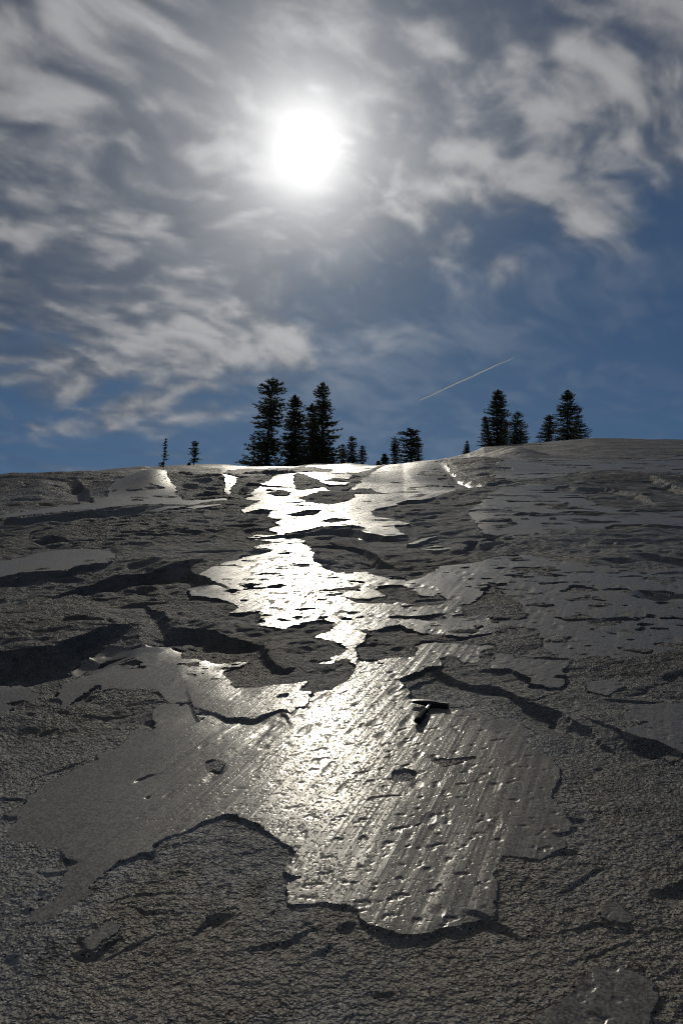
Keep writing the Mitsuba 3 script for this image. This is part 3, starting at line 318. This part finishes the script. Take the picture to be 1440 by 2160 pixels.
# short cracks and flake edges in the rough rock underfoot
rgc = np.random.RandomState(77)
for _ in range(38):
    r0, a0 = rgc.uniform(2.2, 5.2), rgc.uniform(-.46, .46)
    px_, py_ = r0 * math.sin(a0), r0 * math.cos(a0)
    th = FOL_ + rgc.normal(0, .3)
    pts_ = [(px_, py_)]
    for s_ in range(rgc.randint(3, 7)):
        th = min(max(th + rgc.normal(0, .3), FOL_ - .55), FOL_ + .5)
        d0 = rgc.uniform(.025, .07) * r0 / 3
        pts_.append((pts_[-1][0] + d0 * math.cos(th), pts_[-1][1] + d0 * math.sin(th)))
    hh_ = rgc.uniform(.004, .012)
    LEDGES.append((pts_, [hh_ * math.sin(math.pi * (i_ + .3) / (len(pts_) - .4)) for i_ in range(len(pts_))], rgc.uniform(.04, .10)))
for number, (pts, hs, L) in enumerate(LEDGES):
    cracks = number >= len(LEDGES) - 38
    p = np.array(pts)
    m = np.nonzero((xr > p[:, 0].min() - L - .3) & (xr < p[:, 0].max() + L + .3) & (yr > p[:, 1].min() - L - .5) & (yr < p[:, 1].max() + .5))[0]
    if not len(m):
        continue
    x_, y_ = wx[m], wy[m]
    best, hh, side = np.full(len(m), 1e9), np.zeros(len(m)), np.zeros(len(m))
    for k_ in range(len(p) - 1):
        a_, b_ = p[k_], p[k_ + 1]
        e = b_ - a_
        l2 = max(e @ e, 1e-9)
        t = np.clip(((x_ - a_[0]) * e[0] + (y_ - a_[1]) * e[1]) / l2, 0, 1)
        dx, dy = x_ - a_[0] - t * e[0], y_ - a_[1] - t * e[1]
        d_ = np.hypot(dx, dy)
        nrm = np.array([e[1], -e[0]])
        if nrm @ (-(a_ + b_) / 2) < 0:
            nrm = -nrm
        nrm = nrm / np.sqrt(l2)
        sd_ = dx * nrm[0] + dy * nrm[1]
        better = d_ < best
        best = np.where(better, d_, best)
        hh = np.where(better, hs[k_] * (1 - t) + hs[k_ + 1] * t, hh)
        side = np.where(better, sd_, side)
    hh = hh * np.clip(1 + 0.9 * lumps[m], .35, 1.7) * 1.3
    face = np.maximum(np.maximum(hh, 0.004) * (0.25 + 0.9 * lumps2[m]), 0.020 * np.maximum(RR.ravel()[m] - 10, 0))
    hh = np.where(plate_m[m], 0, hh) if cracks else hh
    drop = -hh * np.clip(1 - best / L, 0, 1) ** 1.3 * (side > 0) * (0.35 * sstep(0, 0.25, best / face) + 0.65 * sstep(0.1, 1.0, best / face))
    ledge[m] = np.minimum(ledge[m], drop)
ledge = ledge.reshape(nr, nc)

PIDg = PID.reshape(nr, nc)
plate_on = PIDg > 0
Z0 = base_height(X, Y)
fade = sstep(1.45, 1.1, RR / np.interp(AA, KA, CREST))
Z = Z0 + large * fade + ledge + np.where(plate_on, polish, rough) * np.clip(fade + .15, 0, 1)
# ease the rock under the viewer's own feet to plain slope
V = np.stack([X, Y, Z], -1).reshape(-1, 3)


def ground(x, y):
    r, a = math.hypot(x, y), math.atan2(x, y)
    i, j = np.searchsorted(R, r), np.searchsorted(AZ, a)
    return float(Z[max(i - 1, 0):i + 1, max(j - 1, 0):j + 1].max())


ii, jj = np.meshgrid(np.arange(nr - 1), np.arange(nc - 1), indexing='ij')
a, b, c_, d_ = ii * nc + jj, ii * nc + jj + 1, (ii + 1) * nc + jj + 1, (ii + 1) * nc + jj
quads = np.stack([a, b, c_, d_], -1).reshape(-1, 4)
kind = np.where((PID[quads] == PID[quads][:, :1]).all(1), PID[quads[:, 0]], 0)


def piece(q):
    f = np.vstack([q[:, [0, 1, 2]], q[:, [0, 2, 3]]])
    used, inv = np.unique(f, return_inverse=True)
    return V[used], inv.reshape(f.shape)


SHEETS = {'A': 'largest glacier polished sheet in front, grooved, with a hammer on its upper edge', 'C': 'smooth grey polished sheet left behind the large grooved one',
          'B': 'brightest polished sheet in the middle of the slope, full of sun glare', 'J': 'pale polished patch cut by the lower right corner of the picture',
          'K': 'small loose looking chip of polish at lower left', 'L': 'small tan chip of polish at lower right', 'I': 'smooth grey polished patch at the right edge, below the long crack',
          'N': 'long pale polished strip at the left edge, above the dark ledge', 'Q': 'glaring polished sheet below the central trees'}
scene['granite_slope'] = mikit.ply(piece(quads[kind == 0]), 'rough_rock', smooth=True)
labels['granite_slope'] = {'label': 'wide bare slope of rough grey granite rising to the skyline', 'category': 'rock slope', 'kind': 'structure'}
for i, nme in enumerate(names):
    qs = quads[kind == i + 1]
    if len(qs) < 20:
        continue
    key = 'granite_slope__polished_sheet' + ('' if i == 0 else '_%03d' % i)
    scene[key] = mikit.ply(piece(qs), 'polished_rock', smooth=True)
    if nme in SHEETS:
        labels[key] = {'label': SHEETS[nme]}

# ------------------------------------------------------------------ conifers on the crest
scene['needles'] = {'type': 'principledthin', 'base_color': proc(lambda p, n, uv: mix((0.06, 0.068, 0.040), (0.18, 0.18, 0.105), fbm(p.x * 1.6, p.y * 1.6, p.z * 2.2, 2))), 'roughness': 0.7, 'diff_trans': 0.7, 'spec_trans': 0.0}
scene['bark'] = {'type': 'principled', 'base_color': proc(lambda p, n, uv: mix((0.035, 0.028, 0.022), (0.10, 0.075, 0.055), fbm(p.x * 9, p.y * 9, p.z * 2, 3))), 'roughness': 0.85, 'specular': 0.2}


def tube(points, radii, sides=6):
    p = np.asarray(points, float)
    t = np.gradient(p, axis=0)
    t /= np.linalg.norm(t, axis=1, keepdims=True) + 1e-12
    a = np.cross(t, np.where(np.abs(t[:, 2:]) < 0.9, [0, 0, 1.0], [1.0, 0, 0]))
    a /= np.linalg.norm(a, axis=1, keepdims=True) + 1e-12
    b = np.cross(t, a)
    ang = np.arange(sides) * 2 * np.pi / sides
    v = (p[:, None] + np.broadcast_to(radii, (len(p),))[:, None, None] * (np.cos(ang)[None, :, None] * a[:, None] + np.sin(ang)[None, :, None] * b[:, None])).reshape(-1, 3)
    i, j = np.meshgrid(np.arange(len(p) - 1), np.arange(sides), indexing='ij')
    q = np.stack([i * sides + j, i * sides + (j + 1) % sides, (i + 1) * sides + (j + 1) % sides, (i + 1) * sides + j], -1).reshape(-1, 4)
    f = np.vstack([q[:, [0, 1, 2]], q[:, [0, 2, 3]]])
    n = len(p)
    cap = [[0, k + 1, k] for k in range(1, sides - 1)] + [[(n - 1) * sides, (n - 1) * sides + k, (n - 1) * sides + k + 1] for k in range(1, sides - 1)]
    return v, np.vstack([f, cap])


def join(parts):
    vs, fs, o = [], [], 0
    for v, f in parts:
        vs.append(v)
        fs.append(np.asarray(f) + o)
        o += len(v)
    return np.vstack(vs), np.vstack(fs)


def conifer(key, spec, seed):
    x, y, xt, zt, prof, dens, label = spec
    rg = np.random.RandomState(seed)
    z0 = ground(x, y) - 0.08
    h = zt - z0
    ps = np.array(prof)
    n = 14
    t = np.linspace(0, 1, n)
    bow = rg.uniform(-.5, .5) * 0.012 * h
    px = x + (xt - x) * t + bow * np.sin(np.pi * t)
    pz = z0 + h * t
    rad = np.maximum((0.030 * h * 0.55) * (1 - t) ** 0.85, 0.006) * (1 + 0.7 * np.exp(-t * 30))
    scene[key + '__trunk'] = mikit.ply(tube(np.stack([px, np.full(n, y), pz], -1), rad, 8), 'bark', smooth=True)
    limbs, vs = [], []
    step = 0.024 * h if h > 3 else 0.034 * h
    blade = float(np.clip(0.030 * h, 0.06, 0.19))
    s = rg.uniform(.3, .7) * step / h
    turn = rg.uniform(0, 6)
    while s < 0.995:
        left, right = np.interp(s, ps[:, 0], ps[:, 1]), np.interp(s, ps[:, 0], ps[:, 2])
        if max(left, right) > 0.02:
            cx, cz = np.interp(1 - s, t, px), z0 + h * (1 - s)
            nb = int(rg.randint(6, 10) * (0.75 + 0.4 * dens))
            gust = rg.uniform(.78, 1.12) if s > .08 else rg.uniform(.6, .9)
            bl = blade * min(1, .55 + 4 * s)
            for k in range(nb):
                turn += 2.4 + rg.uniform(-.4, .4)
                ca, sa = math.cos(turn), math.sin(turn)
                reach = (left + (right - left) * (1 + ca) / 2) * rg.choice([0.4, 0.65, 0.85, 0.95, 1.05, 1.15, 1.3]) * min(1, .14 + s * 7) * rg.uniform(.85, 1.05) * gust * (1 + .22 * s)
                if abs(ca) > .75 and rg.rand() < .75:
                    reach = max(reach, rg.uniform(.9, 1.15) * gust * (1 + .22 * s) * min(1, .14 + s * 7) * (right if ca > 0 else left))
                if reach < 0.03:
                    continue
                droop = reach * (0.18 * min(s * 1.3, 1) + rg.uniform(-.12, .10)) - (0.35 * reach * (1 - s) if s < .25 else 0)
                m_ = 5
                q_ = np.linspace(0, 1, m_)
                bx = cx + ca * reach * q_
                by = y + sa * reach * q_
                bz = cz - droop * np.sin(q_ * 1.9) + 0.10 * reach * q_ ** 3
                limbs.append(tube(np.stack([bx, by, bz], -1), np.linspace(max(.010 * reach, .012), .006, m_), 3))
                nt = max(2, int(reach / (bl * 0.46) * (0.65 + 0.5 * dens)))
                for e in range(nt):
                    qq = (e + rg.uniform(.2, 1.0)) / nt
                    qq = 0.18 + 0.84 * qq
                    c = np.array([np.interp(qq, q_, bx), np.interp(qq, q_, by), np.interp(qq, q_, bz)]) + rg.normal(0, 1, 3) * [.30, .30, .13] * bl * (1.2 if qq > .5 else .8)
                    nl = int(rg.randint(6, 10))
                    dirs = rg.normal(0, 1, (nl, 3)) * [1, 1, 0.5] + np.array([ca, sa, 0.35]) * 0.9
                    dirs /= np.linalg.norm(dirs, axis=1, keepdims=True)
                    side = np.cross(dirs, rg.normal(0, 1, (nl, 3)))
                    side /= np.linalg.norm(side, axis=1, keepdims=True) + 1e-9
                    ln = bl * rg.uniform(.7, 1.25, (nl, 1))
                    wd = bl * 0.13
                    tri = np.stack([c - side * wd, c + side * wd, c + dirs * ln], 1)
                    vs.append(tri.reshape(-1, 3))
        s += step / h * rg.choice([.55, .8, 1.1, 1.6])
    if limbs:
        scene[key + '__boughs'] = mikit.ply(join(limbs), 'bark')
        labels[key + '__boughs'] = {'kind': 'stuff'}
    v = np.vstack(vs)
    scene[key + '__needles'] = mikit.ply((v, np.arange(len(v)).reshape(-1, 3)), 'needles')
    labels[key + '__needles'] = {'kind': 'stuff'}
    labels[key] = {'label': label, 'category': 'conifer tree', 'group': 'conifers along the crest of the rock'}


for i, spec in enumerate(TREES):
    conifer('conifer_tree' + ('' if i == 0 else '_%03d' % i), spec, 300 + i)

# ------------------------------------------------------------------ a geologist's hammer lying on the polish for scale
scene['black_steel'] = {'type': 'principled', 'base_color': {'type': 'rgb', 'value': [0.03, 0.03, 0.032]}, 'metallic': 0.4, 'roughness': 0.42, 'specular': 0.4}
scene['worn_steel'] = {'type': 'principled', 'base_color': proc(lambda p, n, uv: mix((0.32, 0.31, 0.30), (0.55, 0.54, 0.52), fbm(p.x * 300, p.y * 300, p.z * 300, 2))), 'metallic': 1.0, 'roughness': 0.3}
scene['dark_grip'] = {'type': 'principled', 'base_color': {'type': 'rgb', 'value': [0.012, 0.013, 0.016]}, 'roughness': 0.8, 'specular': 0.1}


def hull(rings):
    import manifold3d
    return manifold3d.Manifold.hull_points(np.vstack(rings))


def ring(c, ax, up, w, hgt, nn=12, pw=4.0):
    """A rounded rectangle of points about c, wide along ax, high along up."""
    a_ = np.linspace(0, 2 * np.pi, nn * 2, endpoint=False)
    ca, sa = np.cos(a_), np.sin(a_)
    k = (np.abs(ca) ** pw + np.abs(sa) ** pw) ** (-1 / pw)
    return c + np.outer(ca * k * w / 2, ax) + np.outer(sa * k * hgt / 2, up)


def loft(rings):
    n = len(rings[0])
    v = np.vstack(rings)
    f = []
    for i in range(len(rings) - 1):
        for j in range(n):
            a_, b_ = i * n + j, i * n + (j + 1) % n
            f += [[a_, b_, b_ + n], [a_, b_ + n, a_ + n]]
    m = len(rings) - 1
    f += [[0, j + 1, j] for j in range(1, n - 1)] + [[m * n, m * n + j, m * n + j + 1] for j in range(1, n - 1)]
    return trimesh.Trimesh(v, f, process=False)


HX, HY, TX, TY = HAMMER
def touch(x, y):
    return max(ground(x + dx, y + dy) for dx in (-.012, .012) for dy in (-.012, .012))


zl, zr, tz = touch(HX - .09, HY), touch(HX + .09, HY), touch(TX, TY)
o = np.array([HX, HY, max((zl + zr) / 2, touch(HX, HY) - 0.004) + 0.015])
e = np.array([TX, TY, tz + 0.015])
tilt = (zr - zl) / 0.18
hd = (e - o) / np.linalg.norm(e - o)                          # down the handle
nz = np.array([-tilt, -M0, 1.0])
nz /= np.linalg.norm(nz)
hx = np.cross(hd, nz)
hx /= np.linalg.norm(hx)
hx = hx if hx[0] > 0 else -hx                                 # along the head, the square face to the right
hn = np.cross(hx, hd)
hn = hn if hn[2] > 0 else -hn
J = 1.12
# the head: square poll on the right, neck, and a chisel blade flaring out to the left
hs = [(.088, .022, .022), (.086, .026, .026), (.062, .026, .026), (.056, .020, .022), (.030, .020, .024), (.014, .027, .026), (-.014, .027, .026), (-.034, .021, .022), (-.062, .023, .016), (-.084, .032, .008), (-.095, .034, .004)]
scene['rock_hammer__head'] = mikit.ply(loft([ring(o + hx * a_ * J, hd, hn, w_ * 1.35, t_ * 1.35) for a_, w_, t_ in hs]), 'black_steel', smooth=35)
ss = [(.008, .020, .018), (.03, .017, .012), (.07, .016, .011), (.115, .017, .012)]
L_ = np.linalg.norm(e - o)
scene['rock_hammer__shaft'] = mikit.ply(loft([ring(o + hd * a_, hx, hn, w_, t_) for a_, w_, t_ in ss]), 'worn_steel', smooth=35)
gs = [(.105, .020, .018), (.112, .030, .025), (.14, .031, .027), (.19, .036, .031), (L_ * .80, .032, .028), (L_ * .93, .037, .032), (L_ - .006, .036, .031), (L_, .024, .020)]
scene['rock_hammer__grip'] = mikit.ply(loft([ring(o + hd * a_, hx, hn, w_, t_, pw=2.6) for a_, w_, t_ in gs]), 'dark_grip', smooth=50)
labels['rock_hammer'] = {'label': 'black geologist\'s hammer lying on the shiny polished rock, handle towards the viewer', 'category': 'hammer'}
labels['rock_hammer__shaft'] = {'label': 'bare bright steel neck between head and grip'}

# ------------------------------------------------------------------ a contrail, nine kilometres up
scene['ice_cloud'] = {'type': 'principledthin', 'base_color': {'type': 'rgb', 'value': [0.86, 0.92, 0.98]}, 'roughness': 1.0, 'diff_trans': 1.6, 'spec_trans': 0.0}
c0, c1 = np.array(CONTRAIL[0]), np.array(CONTRAIL[1])
tt = np.linspace(0, 1, 60)
rg = np.random.RandomState(9)
path = c0 + (c1 - c0) * tt[:, None] + np.stack([np.zeros(60), np.zeros(60), np.cumsum(rg.normal(0, 2.0, 60))], -1)
rc_ = np.interp(tt, [0, .03, .3, .75, 1], [8, 20, 26, 22, 5]) * rg.uniform(.9, 1.1, 60)
al = np.linspace(-1.2, 1.2, 7)                               # a curved sheet of ice crystals, hollow side up and away
ax_ = (c1 - c0) / np.linalg.norm(c1 - c0)
to_ = -c0 / np.linalg.norm(c0)
to_ = to_ - ax_ * (to_ @ ax_)
to_ /= np.linalg.norm(to_)
up_ = np.cross(ax_, to_)
vs = path[:, None] + rc_[:, None, None] * (np.cos(al)[None, :, None] * to_ + np.sin(al)[None, :, None] * up_)
gi, gj = np.meshgrid(np.arange(59), np.arange(6), indexing='ij')
scene['contrail'] = mikit.ply((vs.reshape(-1, 3), np.stack([gi * 7 + gj, gi * 7 + gj + 1, gi * 7 + gj + 8, gi * 7 + gj + 7], -1).reshape(-1, 4)), 'ice_cloud', smooth=True)
labels['contrail'] = {'label': 'thin white aircraft trail slanting across the blue sky above the crest', 'category': 'contrail'}
